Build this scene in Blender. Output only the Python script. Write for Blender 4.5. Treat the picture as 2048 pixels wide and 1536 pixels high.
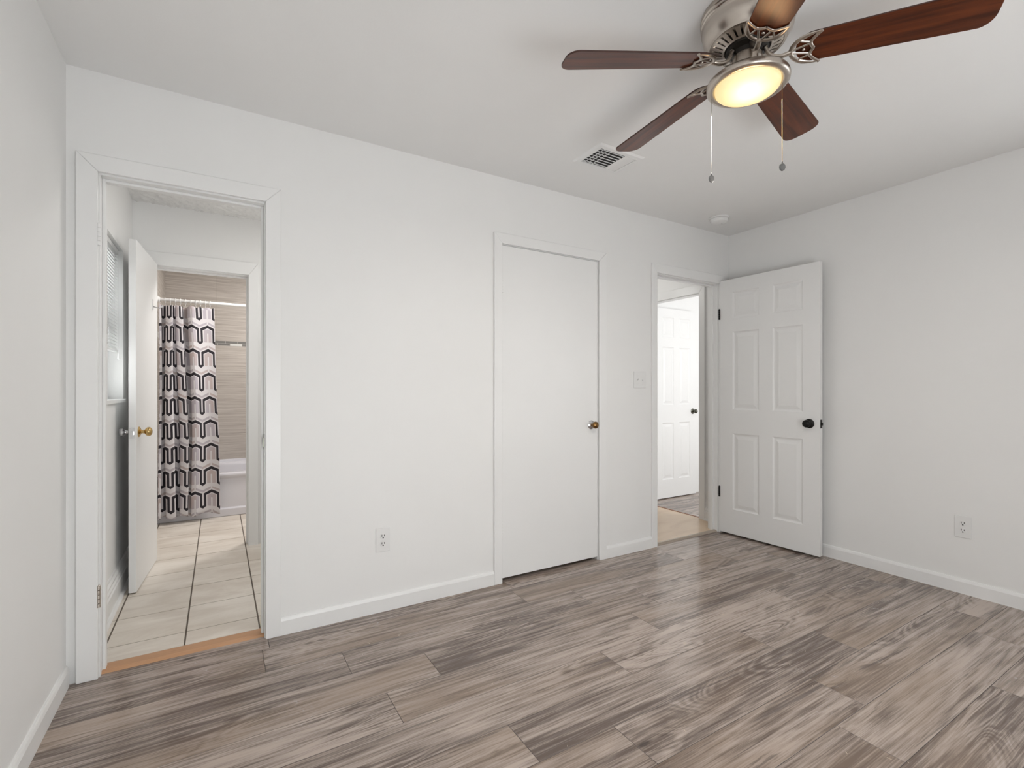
import bpy, bmesh, math, random
from mathutils import Vector, Matrix
random.seed(7)
PI = math.pi
S = bpy.context.scene
C = S.collection
for o in list(bpy.data.objects): bpy.data.objects.remove(o)

# ------------------------------------------------------------------ camera
cam_d = bpy.data.cameras.new('camera'); cam = bpy.data.objects.new('camera', cam_d); C.objects.link(cam)
cam_d.sensor_width = 36.0; cam_d.lens = 974.0/2048*36; cam_d.shift_y = 12.0/2048
cam_d.clip_start = 0.02
cam.location = (0.513, -2.543, 1.160)
cam.rotation_euler = (PI/2, 0, -math.atan(974/1616))
S.camera = cam

# ------------------------------------------------------------------ view, world, lights
S.view_settings.view_transform = 'Standard'
S.view_settings.look = 'None'
S.view_settings.gamma = 1.0
S.view_settings.use_curve_mapping = False
S.view_settings.exposure = 0.09
W = bpy.data.worlds.new('world'); S.world = W; W.use_nodes = True
bgn = W.node_tree.nodes['Background']; bgn.inputs[0].default_value = (0.955, 0.975, 1.0, 1); bgn.inputs[1].default_value = 5.5

def area(name, loc, rot, sx, sy, power, col=(1, 1, 1), spread=PI):
    l = bpy.data.lights.new(name, 'AREA'); l.shape = 'RECTANGLE'; l.size = sx; l.size_y = sy
    l.energy = power; l.color = col; l.spread = spread
    o = bpy.data.objects.new(name, l); C.objects.link(o); o.location = loc; o.rotation_euler = rot
    return o
YF = -3.75   # rear wall of the bedroom (behind the camera)
# added low rear fill, added upward ceiling fill, then daylight of the right window
area('rear_low_fill', (1.35, YF+0.06, 0.60), (PI/2-0.1, 0, 0), 1.7, 0.95, 7.0, (0.93, 0.965, 1.0))
area('ceiling_up_fill', (1.35, YF+0.30, 0.55), (PI/2+0.95, 0, 0), 1.7, 0.9, 16, (0.94, 0.97, 1.0))
area('daylight_right_window', (4.10, -2.50, 1.25), (PI/2+0.05, 0, PI/2), 1.0, 1.25, 5, (0.93, 0.965, 1.0))
# unseen light added to brighten the room past the hall
area('far_room_fill', (5.2, -1.35, 1.45), (PI/2, 0, 0), 1.6, 1.3, 30, (0.98, 0.99, 1.0))
# fill lights added to brighten the side rooms, without fixtures (out of view)
def point_fill(name, loc, power, col, r=0.10):
    l = bpy.data.lights.new(name, 'POINT'); l.energy = power; l.color = col; l.shadow_soft_size = r
    o = bpy.data.objects.new(name, l); C.objects.link(o); o.location = loc; return o
point_fill('vestibule_fill', (1.30, 0.75, 1.90), 2.6, (1.0, 0.98, 0.96))
area('vestibule_fill_down', (1.10, 0.65, 2.38), (0, 0, 0), 0.30, 0.30, 5.2, (1.0, 0.98, 0.96))
area('bathroom_fill', (1.15, 2.15, 2.40), (0, 0, 0), 0.30, 0.30, 19.0, (1.0, 0.965, 0.94))
point_fill('hall_fill', (3.70, 0.85, 2.15), 2.8, (1.0, 0.98, 0.95))
# downward glow of the fan lamp
fl = area('fan_lamp_glow', (2.051, -1.539, 2.44-0.30), (0, 0, 0), 0.19, 0.19, 8.5, (1.0, 0.94, 0.87)); fl.data.shape = 'DISK'

# ------------------------------------------------------------------ node helpers
class N:
    """thin arithmetic wrapper over Math nodes"""
    def __init__(s, nt, sock): s.nt, s.s = nt, sock
    def _m(s, op, *a, clamp=False):
        n = s.nt.nodes.new('ShaderNodeMath'); n.operation = op; n.use_clamp = clamp
        for i, v in enumerate((s,)+a):
            if isinstance(v, N): s.nt.links.new(v.s, n.inputs[i])
            else: n.inputs[i].default_value = v
        return N(s.nt, n.outputs[0])
    def __add__(s, o): return s._m('ADD', o)
    def __radd__(s, o): return s._m('ADD', o)
    def __sub__(s, o): return s._m('SUBTRACT', o)
    def __rsub__(s, o): return (s*-1)+o
    def __mul__(s, o): return s._m('MULTIPLY', o)
    def __rmul__(s, o): return s._m('MULTIPLY', o)
    def __truediv__(s, o): return s._m('DIVIDE', o)
    def lt(s, o): return s._m('LESS_THAN', o)
    def gt(s, o): return s._m('GREATER_THAN', o)
    def abs(s): return s._m('ABSOLUTE')
    def fract(s): return s._m('FRACT')
    def floor(s): return s._m('FLOOR')
    def sin(s): return s._m('SINE')
    def pow(s, o): return s._m('POWER', o)
    def min(s, o): return s._m('MINIMUM', o)
    def max(s, o): return s._m('MAXIMUM', o)
    def clamp(s): return s._m('ADD', 0.0, clamp=True)
def smooth(a, lo, hi):
    nt = a.nt; n = nt.nodes.new('ShaderNodeMapRange'); n.interpolation_type = 'SMOOTHSTEP'
    nt.links.new(a.s, n.inputs[0]); n.inputs[1].default_value = lo; n.inputs[2].default_value = hi
    return N(nt, n.outputs[0])
def newmat(name):
    m = bpy.data.materials.new(name); m.use_nodes = True
    return m, m.node_tree, m.node_tree.nodes['Principled BSDF']
def coords(nt, kind='Object'):
    tc = nt.nodes.new('ShaderNodeTexCoord'); sp = nt.nodes.new('ShaderNodeSeparateXYZ')
    nt.links.new(tc.outputs[kind], sp.inputs[0])
    return tc.outputs[kind], N(nt, sp.outputs[0]), N(nt, sp.outputs[1]), N(nt, sp.outputs[2])
def vec(nt, x, y, z):
    n = nt.nodes.new('ShaderNodeCombineXYZ')
    for i, v in enumerate((x, y, z)):
        if isinstance(v, N): nt.links.new(v.s, n.inputs[i])
        else: n.inputs[i].default_value = v
    return n.outputs[0]
def noise(nt, v, scale=5, detail=4, rough=0.5, dist=0.0):
    n = nt.nodes.new('ShaderNodeTexNoise'); n.inputs['Scale'].default_value = scale
    n.inputs['Detail'].default_value = detail; n.inputs['Roughness'].default_value = rough
    n.inputs['Distortion'].default_value = dist
    if v is not None: nt.links.new(v, n.inputs['Vector'])
    return N(nt, n.outputs[0])
def mix(nt, f, a, b):
    n = nt.nodes.new('ShaderNodeMix'); n.data_type = 'RGBA'
    if isinstance(f, N): nt.links.new(f.s, n.inputs[0])
    else: n.inputs[0].default_value = f
    for i, v in ((6, a), (7, b)):
        if isinstance(v, tuple): n.inputs[i].default_value = (*v, 1)
        else: nt.links.new(v, n.inputs[i])
    return n.outputs[2]
def bump(nt, b, h, strength=0.2, dist=0.01):
    n = nt.nodes.new('ShaderNodeBump'); n.inputs['Strength'].default_value = strength
    n.inputs['Distance'].default_value = dist
    nt.links.new(h.s, n.inputs['Height']); nt.links.new(n.outputs[0], b.inputs['Normal'])
def sr(r, g, b):
    f = lambda c: (c/255/12.92) if c/255 <= 0.04045 else ((c/255+0.055)/1.055)**2.4
    return (f(r), f(g), f(b))

def paint(name, col, rough=0.6, bs=0.08, sc=160, smudge=0.0, spec=0.5):
    m, nt, b = newmat(name)
    tc, x, y, z = coords(nt)
    f = noise(nt, tc, 1.7, 4, 0.6)
    dark = tuple(c*(1-smudge) for c in col)
    nt.links.new(mix(nt, smooth(f, 0.35, 0.7), dark, col), b.inputs['Base Color'])
    b.inputs['Roughness'].default_value = rough
    b.inputs['Specular IOR Level'].default_value = spec
    bump(nt, b, noise(nt, tc, sc, 3, 0.6), bs, 0.002)
    return m
def metal(name, col, rough=0.3, metallic=1.0, brush=0.0):
    m, nt, b = newmat(name)
    tc, x, y, z = coords(nt)
    b.inputs['Metallic'].default_value = metallic
    b.inputs['Base Color'].default_value = (*col, 1)
    b.inputs['Roughness'].default_value = rough
    if brush:
        g = noise(nt, vec(nt, x*4, y*4, z*400), 1.0, 2, 0.5)
        bump(nt, b, g, brush, 0.001)
    return m

M = {}
M['wall'] = paint('wall_paint', (0.885, 0.883, 0.872), 0.55, 0.10, 110, 0.015)
M['ceiling'] = paint('ceiling_paint', (0.90, 0.898, 0.888), 0.7, 0.12, 130, 0.015)
M['trim'] = paint('trim_gloss_paint', (0.89, 0.89, 0.882), 0.32, 0.10, 40, 0.02)
M['door'] = paint('door_paint', (0.88, 0.88, 0.872), 0.35, 0.06, 60, 0.015)
M['plastic'] = paint('white_plastic', (0.84, 0.84, 0.83), 0.35, 0.0, 50, 0.0)
M['hole'] = paint('dark_slot', (0.015, 0.015, 0.015), 0.8)
M['nickel'] = metal('brushed_nickel', (0.52, 0.47, 0.42), 0.28, 1.0, 0.0)
M['chrome'] = metal('chrome', (0.62, 0.62, 0.63), 0.14)
M['brass'] = metal('worn_brass', (0.55, 0.38, 0.16), 0.22)
M['bronze'] = metal('old_brass', (0.24, 0.135, 0.05), 0.25)
M['blackmetal'] = metal('oil_rubbed_black', (0.012, 0.011, 0.011), 0.34, 0.6)
M['pendant'] = metal('grey_pendant_metal', (0.22, 0.22, 0.22), 0.25)
M['pewter'] = metal('dark_pewter', (0.12, 0.12, 0.10), 0.3, 0.9)
M['darkmotor'] = metal('black_motor', (0.02, 0.017, 0.014), 0.35, 0.7)
M['duct'] = metal('galvanised_duct', (0.10, 0.10, 0.10), 0.6, 0.3)
M['blind'] = paint('blind_vinyl', (0.80, 0.80, 0.79), 0.4, 0.0, 60, 0.0)
M['tub'] = paint('tub_enamel', (0.74, 0.73, 0.77), 0.16, 0.0, 60, 0.0)
M['hallvinyl'] = None

def m_floor():
    m, nt, b = newmat('laminate_planks')
    tc, x, y, z = coords(nt)
    at = nt.nodes.new('ShaderNodeAttribute'); at.attribute_name = 'plank'
    sp = nt.nodes.new('ShaderNodeSeparateColor'); nt.links.new(at.outputs['Color'], sp.inputs[0])
    r1, r2, r3 = (N(nt, sp.outputs[i]) for i in range(3))
    X = x + r1*37.0; Y = y + r2*53.0
    # slow field whose level lines are the growth rings (cathedral figure)
    fld = noise(nt, vec(nt, X*1.1, Y*6.0, r3*9), 1.0, 2, 0.45, 0.7)
    rmask = smooth(noise(nt, vec(nt, X*1.1, Y*4.5, r1*17), 1.0, 2, 0.5), 0.50, 0.62)
    rings = ((fld*135.0).sin()*0.5+0.5)
    rings2 = ((fld*38.0 + r1*6).sin()*0.5+0.5)
    fine = noise(nt, vec(nt, X*5.0, Y*230, r1), 1.0, 4, 0.7)
    grain = noise(nt, vec(nt, X*2.2, Y*75, r2), 1.0, 3, 0.6)
    streak = noise(nt, vec(nt, X*0.8, Y*24, r2*5), 1.0, 5, 0.62, 0.35)
    cloud = noise(nt, vec(nt, X*1.0, Y*4.5, r3*4), 1.0, 4, 0.55, 0.6)
    swirl = noise(nt, vec(nt, X*2.2, Y*10, r1*3), 1.0, 6, 0.68, 1.3)
    t = cloud*0.42 + (rings-0.5)*rmask*0.12 + (rings2-0.5)*0.05 + (fine-0.5)*0.50 + (grain-0.5)*0.48 + streak*0.42 + (swirl-0.5)*0.22 + (r3-0.5)*0.10 + 0.065
    c1 = mix(nt, smooth(t, 0.32, 0.66), sr(102, 88, 80), sr(194, 178, 167))
    # tan cast on parts of each board
    c2 = mix(nt, smooth(noise(nt, vec(nt, X*0.8, Y*4, r2*7), 1.0, 3, 0.5), 0.46, 0.72)*0.50, c1, sr(154, 132, 112))
    # dark heart streaks: a few broad smoky ones and many thin crisp ones
    dk = noise(nt, vec(nt, X*0.7, Y*11, r2*11), 1.0, 6, 0.68, 0.7)
    dk2 = noise(nt, vec(nt, X*1.0, Y*34, r3*13), 1.0, 5, 0.65, 0.5)
    dmask = smooth(dk + (grain-0.5)*0.16, 0.59, 0.67).max(smooth(dk2 + (cloud-0.5)*0.25, 0.635, 0.70)*0.9)
    c3 = mix(nt, dmask*0.62, c2, sr(66, 56, 53))
    kn = nt.nodes.new('ShaderNodeTexVoronoi'); kn.inputs['Scale'].default_value = 1.0
    nt.links.new(vec(nt, X*1.7, Y*4.6, 0.0), kn.inputs['Vector'])
    kd = N(nt, kn.outputs['Distance'])
    kmask = (1-smooth(kd + (swirl-0.5)*0.10, 0.02, 0.070))*smooth(r1, 0.45, 0.5)
    c4 = mix(nt, kmask*0.75, c3, sr(54, 44, 40))
    # dried scuffs and dust on the boards
    du = noise(nt, tc, 5.5, 5, 0.7, 1.5); du2 = noise(nt, tc, 60, 3, 0.7)
    dust = smooth(du, 0.60, 0.72)*smooth(du2, 0.45, 0.65)
    c5 = mix(nt, dust*0.30, c4, sr(205, 200, 200))
    nt.links.new(c5, b.inputs['Base Color'])
    rg = fine*0.06 + dust*0.18 + 0.15
    nt.links.new(rg.s, b.inputs['Roughness'])
    b.inputs['Specular IOR Level'].default_value = 0.55
    bump(nt, b, grain*0.5 + dmask*-0.3, 0.06, 0.002)
    return m
M['floor'] = m_floor()
M['seam'] = paint('plank_seam', sr(128, 116, 110), 0.5)
M['seamdark'] = paint('plank_core', sr(60, 52, 48), 0.8)

def m_tile():
    m, nt, b = newmat('cream_floor_tile')
    tc, x, y, z = coords(nt)
    f = noise(nt, vec(nt, x*2.2, y*6, 0.0), 1.0, 6, 0.62, 0.6)
    g = noise(nt, tc, 40, 4, 0.6)
    c1 = mix(nt, smooth(f, 0.3, 0.7), sr(216, 206, 193), sr(240, 233, 223))
    c2 = mix(nt, smooth(g, 0.6, 0.8)*0.3, c1, sr(205, 196, 184))
    nt.links.new(c2, b.inputs['Base Color']); b.inputs['Roughness'].default_value = 0.38
    bump(nt, b, f+g*0.4, 0.12, 0.004)
    return m
M['tile'] = m_tile()
M['grout'] = paint('dirty_grout', sr(112, 101, 90), 0.85, 0.3, 90, 0.2)

def m_walltile():
    m, nt, b = newmat('striated_wall_tile')
    tc, x, y, z = coords(nt)
    h = x + y
    st = noise(nt, vec(nt, h*2.0, 0.0, z*60), 1.0, 4, 0.65)
    st2 = noise(nt, vec(nt, h*1.0, 3.0, z*190), 1.0, 2, 0.6)
    t = st*0.7 + st2*0.3
    c1 = mix(nt, smooth(t, 0.32, 0.66), sr(168, 158, 149), sr(206, 199, 191))
    # grout grid 0.61 x 0.305 with accent strip between 1.62 and 1.67
    lowz = (z-1.62)/0.305; hiz = (z-1.67)/0.305
    gl = (lowz.fract()-0.0).min(1-lowz.fract())*0.305
    gh = hiz.fract().min(1-hiz.fract())*0.305
    up = z.gt(1.645)
    gz = gl*(1-up) + gh*up
    vx = (h-3.836)/0.61
    gx = vx.fract().min(1-vx.fract())*0.61
    line = gz.min(gx).lt(0.0016)
    instrip = z.gt(1.62)*z.lt(1.67)
    c2 = mix(nt, line*0.5, c1, sr(128, 119, 111))
    # mosaic strip: two rows of glass pieces
    row = ((z-1.62)/0.025).floor()
    u = h/0.11 + row*0.37
    cell = u.floor()
    wn = nt.nodes.new('ShaderNodeTexWhiteNoise'); nt.links.new(vec(nt, cell, row, 0.0), wn.inputs['Vector'])
    rv = N(nt, wn.outputs['Value'])
    cs = mix(nt, rv.gt(0.5), sr(120, 118, 114), sr(222, 222, 218))
    gm = u.fract().lt(0.03).max((((z-1.62)/0.025).fract()).lt(0.08))
    cs2 = mix(nt, gm, cs, sr(190, 186, 180))
    nt.links.new(mix(nt, instrip, c2, cs2), b.inputs['Base Color'])
    b.inputs['Roughness'].default_value = 0.34
    bump(nt, b, t - line*1.0, 0.15, 0.003)
    return m
M['walltile'] = m_walltile()

def m_blade():
    m, nt, b = newmat('walnut_blade')
    tc, x, y, z = coords(nt)
    g = noise(nt, vec(nt, x*2.5, y*45, z*3), 1.0, 4, 0.6, 0.5)
    g2 = noise(nt, vec(nt, x*1.2, y*9, 2.0), 1.0, 3, 0.5, 0.7)
    t = g*0.45+g2*0.55
    c1 = mix(nt, smooth(t, 0.36, 0.62), sr(44, 20, 12), sr(102, 50, 24))
    nt.links.new(c1, b.inputs['Base Color']); b.inputs['Roughness'].default_value = 0.3
    b.inputs['Specular IOR Level'].default_value = 0.35
    return m
M['blade'] = m_blade()
M['bladeedge'] = paint('blade_edge', sr(60, 32, 24), 0.5)

def m_glass_shade():
    m, nt, b = newmat('lit_frosted_glass')
    tc, x, y, z = coords(nt)
    b.inputs['Base Color'].default_value = (0.22, 0.18, 0.12, 1); b.inputs['Roughness'].default_value = 0.4
    f = noise(nt, tc, 9, 3, 0.5, 0.5)
    # hot spot round the bulb (under the shade, towards one side), fading to the rim
    dx = x+0.022; dy = y+0.022
    r = (dx*dx + dy*dy).pow(0.5)
    k = 1-smooth(r + (f-0.5)*0.035, 0.0, 0.115)
    nt.links.new(mix(nt, k, (1.0, 0.74, 0.34), (1.0, 0.93, 0.66)), b.inputs['Emission Color'])
    st = k*0.40 + 0.86
    nt.links.new(st.s, b.inputs['Emission Strength'])
    return m
M['shade'] = m_glass_shade()

def m_hall():
    m, nt, b = newmat('tan_sheet_floor')
    tc, x, y, z = coords(nt)
    f = noise(nt, vec(nt, x*1.5, y*5, 0.0), 1.0, 5, 0.6, 0.8)
    k = nt.nodes.new('ShaderNodeTexVoronoi'); k.inputs['Scale'].default_value = 9.0; nt.links.new(tc, k.inputs['Vector'])
    spot = 1-smooth(N(nt, k.outputs['Distance']), 0.04, 0.10)
    c1 = mix(nt, smooth(f, 0.3, 0.7), sr(222, 194, 164), sr(238, 214, 186))
    nt.links.new(mix(nt, spot*0.6, c1, sr(120, 84, 60)), b.inputs['Base Color'])
    b.inputs['Roughness'].default_value = 0.3
    return m
M['hall'] = m_hall()
def m_strip():
    m, nt, b = newmat('tan_threshold_wood')
    tc, x, y, z = coords(nt)
    f = noise(nt, vec(nt, x*3, y*60, 0.0), 1.0, 3, 0.6)
    g = noise(nt, vec(nt, x*6+y*50, y*8, 0.0), 1.0, 3, 0.6)
    c1 = mix(nt, f, sr(184, 138, 102), sr(204, 160, 122))
    sc = smooth(g, 0.62, 0.66)*smooth(x, 0.3, 0.38)
    nt.links.new(mix(nt, sc*0.5, c1, sr(146, 96, 56)), b.inputs['Base Color'])
    b.inputs['Roughness'].default_value = 0.4
    return m
M['strip'] = m_strip()
M['reducer'] = paint('brown_reducer', sr(150, 96, 62), 0.4)
M['doorbar'] = metal('beige_door_bar', (0.50, 0.43, 0.36), 0.35, 0.5)
M['popcorn'] = paint('popcorn_texture', (0.90, 0.895, 0.88), 0.9, 0.9, 70, 0.03)

def m_frost():
    m, nt, b = newmat('frosted_pane')
    tc, x, y, z = coords(nt)
    b.inputs['Base Color'].default_value = (0.74, 0.74, 0.72, 1)
    b.inputs['Roughness'].default_value = 0.5; b.inputs['Transmission Weight'].default_value = 0.9
    bump(nt, b, noise(nt, tc, 120, 3, 0.5), 0.4, 0.002)
    return m
M['frost'] = m_frost()
def m_slat():
    m, nt, b = newmat('blind_slat_vinyl')
    b.inputs['Base Color'].default_value = (0.82, 0.82, 0.81, 1); b.inputs['Roughness'].default_value = 0.4
    tr = nt.nodes.new('ShaderNodeBsdfTranslucent'); tr.inputs[0].default_value = (0.8, 0.8, 0.8, 1)
    mx = nt.nodes.new('ShaderNodeMixShader'); mx.inputs[0].default_value = 0.25
    out = nt.nodes['Material Output']
    nt.links.new(b.outputs[0], mx.inputs[1]); nt.links.new(tr.outputs[0], mx.inputs[2]); nt.links.new(mx.outputs[0], out.inputs[0])
    return m
M['slat'] = m_slat()

def m_curtain():
    m, nt, b = newmat('geometric_curtain_fabric')
    uvn = nt.nodes.new('ShaderNodeUVMap'); sp = nt.nodes.new('ShaderNodeSeparateXYZ'); nt.links.new(uvn.outputs[0], sp.inputs[0])
    u, v = N(nt, sp.outputs[0]), N(nt, sp.outputs[1])     # metres of fabric; v counts down from the top
    Wc, Pc = 0.119, 0.2075
    h = Wc/2; a = 0.0450; tk = 0.0076; k = 0.55
    cu = u/Wc
    p = (((cu).fract()-0.5).abs())*Wc                       # 0 under a peak, h in the middle of a slot
    v0 = v + 0.050
    # rows whose top zig-zag is v = k*p (mod Pc)
    c = (((v0 - p*k)/Pc).fract())*Pc
    vv = c + p*k                                            # height below the peak line of this row
    top = c.lt(0.026)*p.lt(a+tk)
    leg = (p-a).abs().lt(tk)*vv.gt(k*a)*vv.lt(0.153)
    w2 = vv - (p-(a-tk))*0.85
    toe = p.gt(a-tk)*vv.gt(0.143)*w2.lt(0.152)
    black = top.max(leg).max(toe)
    slot = p.gt(a+tk)*vv.lt(0.143)*vv.gt(k*a)
    # lighter and greyer nested bands
    d = ((a-tk)-p).min(c-0.026)
    e = Pc - c
    band_in = smooth(d, 0.007, 0.009)*(1-smooth(d, 0.050, 0.052))
    core = p.lt(0.005)*c.gt(0.07)
    lower = vv.gt(0.150)
    band_lo = smooth(e, 0.011, 0.013)*(1-smooth(e, 0.030, 0.032))
    below = vv.gt(0.150).max(e.lt(0.036))
    grey = (band_in*(1-below)).max(band_lo*below)*(1-slot)*(1-core)
    tint = noise(nt, vec(nt, u*5, v*2, 0.0), 1.0, 2, 0.5)
    gcol = mix(nt, smooth(tint, 0.42, 0.58), sr(178, 172, 180), sr(186, 172, 170))
    c0 = mix(nt, grey, sr(212, 209, 211), gcol)
    c1 = mix(nt, slot*(p.lt(a+tk+0.002)), c0, sr(150, 142, 150))
    c2 = mix(nt, black, c1, sr(26, 20, 30))
    nt.links.new(c2, b.inputs['Base Color']); b.inputs['Roughness'].default_value = 0.75
    b.inputs['Sheen Weight'].default_value = 0.15
    return m
M['curtain'] = m_curtain()

# ------------------------------------------------------------------ mesh helpers
def obj(name, bm, mat, parent=None, smooth_=False, bevel=0.0, mats=None, autos=None):
    me = bpy.data.meshes.new(name); bmesh.ops.recalc_face_normals(bm, faces=bm.faces[:]); bm.to_mesh(me); bm.free()
    for mm in (mats or [mat]): me.materials.append(mm)
    if smooth_: me.polygons.foreach_set('use_smooth', [True]*len(me.polygons))
    o = bpy.data.objects.new(name, me); C.objects.link(o)
    if parent: o.parent = parent
    if bevel:
        md = o.modifiers.new('bevel', 'BEVEL'); md.width = bevel; md.segments = 2; md.limit_method = 'ANGLE'; md.angle_limit = math.radians(40)
        md.harden_normals = False
    if smooth_:
        bmx = o.modifiers.new('wn', 'WEIGHTED_NORMAL'); bmx.keep_sharp = True
        # mark sharp edges by angle
        b2 = bmesh.new(); b2.from_mesh(me)
        for e in b2.edges:
            if len(e.link_faces) == 2 and e.calc_face_angle(0) > math.radians(autos or 35): e.smooth = False
        b2.to_mesh(me); b2.free()
    return o
def box(bm, x0, x1, y0, y1, z0, z1, mx=None, mi=0):
    vs = [bm.verts.new(Vector(p) if mx is None else mx @ Vector(p)) for p in
          ((x0,y0,z0),(x1,y0,z0),(x1,y1,z0),(x0,y1,z0),(x0,y0,z1),(x1,y0,z1),(x1,y1,z1),(x0,y1,z1))]
    for f in ((0,3,2,1),(4,5,6,7),(0,1,5,4),(1,2,6,5),(2,3,7,6),(3,0,4,7)):
        bm.faces.new([vs[i] for i in f]).material_index = mi
def boxes(*bs):
    bm = bmesh.new()
    for b in bs: box(bm, *b)
    return bm
def lathe(bm, prof, seg=48, mx=None, cap0=True, cap1=True):
    rings = []
    for r, z in prof:
        rings.append([bm.verts.new((mx or Matrix()) @ Vector((r*math.cos(2*PI*i/seg), r*math.sin(2*PI*i/seg), z))) for i in range(seg)])
    for a, b_ in zip(rings, rings[1:]):
        for i in range(seg): bm.faces.new((a[i], a[(i+1) % seg], b_[(i+1) % seg], b_[i]))
    if cap0: bm.faces.new(rings[0])
    if cap1: bm.faces.new(list(reversed(rings[-1])))
def tube(bm, pts, r, seg=10, flat=1.0, up=Vector((0, 0, 1))):
    pts = [Vector(p) for p in pts]; rings = []
    rs = r if isinstance(r, (list, tuple)) else [r]*len(pts)
    for i, p in enumerate(pts):
        t = (pts[min(i+1, len(pts)-1)]-pts[max(i-1, 0)]).normalized()
        u = up if abs(t.dot(up)) < 0.95 else Vector((1, 0, 0))
        s_ = t.cross(u).normalized(); w = s_.cross(t).normalized()
        rings.append([bm.verts.new(p + s_*math.cos(2*PI*j/seg)*rs[i] + w*math.sin(2*PI*j/seg)*rs[i]*flat) for j in range(seg)])
    for a, b_ in zip(rings, rings[1:]):
        for j in range(seg): bm.faces.new((a[j], a[(j+1) % seg], b_[(j+1) % seg], b_[j]))
    bm.faces.new(list(reversed(rings[0]))); bm.faces.new(rings[-1])
def spline(pts, n=8):
    P = [Vector(p) for p in pts]; P = [P[0]*2-P[1]]+P+[P[-1]*2-P[-2]]; out = []
    for i in range(1, len(P)-2):
        for k in range(n):
            t = k/n; a, b_, c, d = P[i-1:i+3]
            out.append(0.5*((2*b_)+(c-a)*t+(2*a-5*b_+4*c-d)*t*t+(3*b_-a-3*c+d)*t*t*t))
    out.append(P[-2]); return out
def prism(bm, poly, mx, d0, d1):
    """poly in the local xy plane of mx, extruded along its z from d0 to d1"""
    a = [bm.verts.new(mx @ Vector((x, y, d0))) for x, y in poly]; b_ = [bm.verts.new(mx @ Vector((x, y, d1))) for x, y in poly]
    n = len(poly); bm.faces.new(list(reversed(a))); bm.faces.new(b_)
    for i in range(n): bm.faces.new((a[i], a[(i+1) % n], b_[(i+1) % n], b_[i]))
def tag(o, label=None, cat=None, group=None, kind=None):
    if label: o['label'] = label
    if cat: o['category'] = cat
    if group: o['group'] = group
    if kind: o['kind'] = kind
    return o
def empty(name, loc=(0, 0, 0), rot=(0, 0, 0)):
    o = bpy.data.objects.new(name, None); C.objects.link(o); o.location = loc; o.rotation_euler = rot
    o.empty_display_size = 0.05
    return o
def struct(name, bm, mat, label, cat, **k):
    return tag(obj(name, bm, mat, **k), label, cat, kind='structure')
def axes(origin, ex, ey, ez):
    m = Matrix.Identity(4)
    for i, e in enumerate((ex, ey, ez)):
        e = Vector(e)
        for j in range(3): m[j][i] = e[j]
    for j in range(3): m[j][3] = origin[j]
    return m
def copy_tree(o, parent=None):
    c = o.copy(); C.objects.link(c); c.parent = parent
    for ch in list(o.children): copy_tree(ch, c)
    return c

H = 2.44; XR = 4.151; TW = 0.09; XH = 4.22; XE = 4.31
# ------------------------------------------------------------------ shell
# bedroom laminate floor: real plank rows (0.1965 wide, 1.28 long) running along the back wall
def plank_floor(name, rects, off, label, y_first, top=0.0):
    bm = bmesh.new(); lay = bm.loops.layers.float_color.new('plank')
    g, ch = 0.0004, 0.0009
    for (x0, x1, y0, y1) in rects:
        box(bm, x0, x1, y0, y1, top-0.02, top-0.004, mi=2)
        r0 = math.floor((y_first-y1)/0.1965)-1
        for r in range(r0, int((y_first-y0)/0.1965)+2):
            yb1 = y_first - r*0.1965; yb0 = yb1-0.1965
            ya, yb = max(yb0, y0), min(yb1, y1)
            if yb-ya < 0.002: continue
            rnd = random.Random(r*31+5)
            o = off.get(r, rnd.uniform(0, 1.28))
            k = math.floor((x0-o)/1.28)
            while o+k*1.28 < x1:
                xa, xb = max(o+k*1.28, x0), min(o+(k+1)*1.28, x1)
                if xb-xa > 0.002:
                    rr = random.Random(r*977+k*131+3); col = (rr.random(), rr.random(), rr.random(), 1)
                    X0, X1, Y0, Y1 = xa+g, xb-g, ya+g, yb-g
                    lo = [bm.verts.new(p) for p in ((X0, Y0, top-ch), (X1, Y0, top-ch), (X1, Y1, top-ch), (X0, Y1, top-ch))]
                    hi = [bm.verts.new(p) for p in ((X0+ch, Y0+ch, top), (X1-ch, Y0+ch, top), (X1-ch, Y1-ch, top), (X0+ch, Y1-ch, top))]
                    bt = [bm.verts.new((v.co.x, v.co.y, top-0.004)) for v in lo]
                    fs = [bm.faces.new(hi)]
                    for i in range(4):
                        f = bm.faces.new((lo[i], lo[(i+1) % 4], hi[(i+1) % 4], hi[i])); f.material_index = 1; fs.append(f)
                        f = bm.faces.new((bt[i], bt[(i+1) % 4], lo[(i+1) % 4], lo[i])); f.material_index = 2; fs.append(f)
                    for f in fs:
                        for l in f.loops: l[lay] = col
                k += 1
    o = obj(name, bm, None, mats=[M['floor'], M['seam'], M['seamdark']])
    return tag(o, label, 'floor', kind='structure')
offs = {-1: 1.99, 0: 1.96, 1: 0.98, 2: 1.29, 3: 1.065, 4: 0.68, 5: 1.372, 6: 1.68, 7: 2.55, 8: 2.345, 9: 0.55, 10: 2.567}
plank_floor('floor', [(0, XR, YF, 0.0), (1.95, 2.745, 0.0, 0.70), (0.085, 0.716, 0.0, 0.04), (3.28, 4.03, 0.0, 0.03)], offs, 'grey brown wood laminate plank floor of the bedroom', -0.108)
plank_floor('floor_far_room', [(XE-0.06, 6.6, -1.45, 1.6)], {}, 'greyish laminate floor of the bright room beyond the hall', 0.04)
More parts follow.
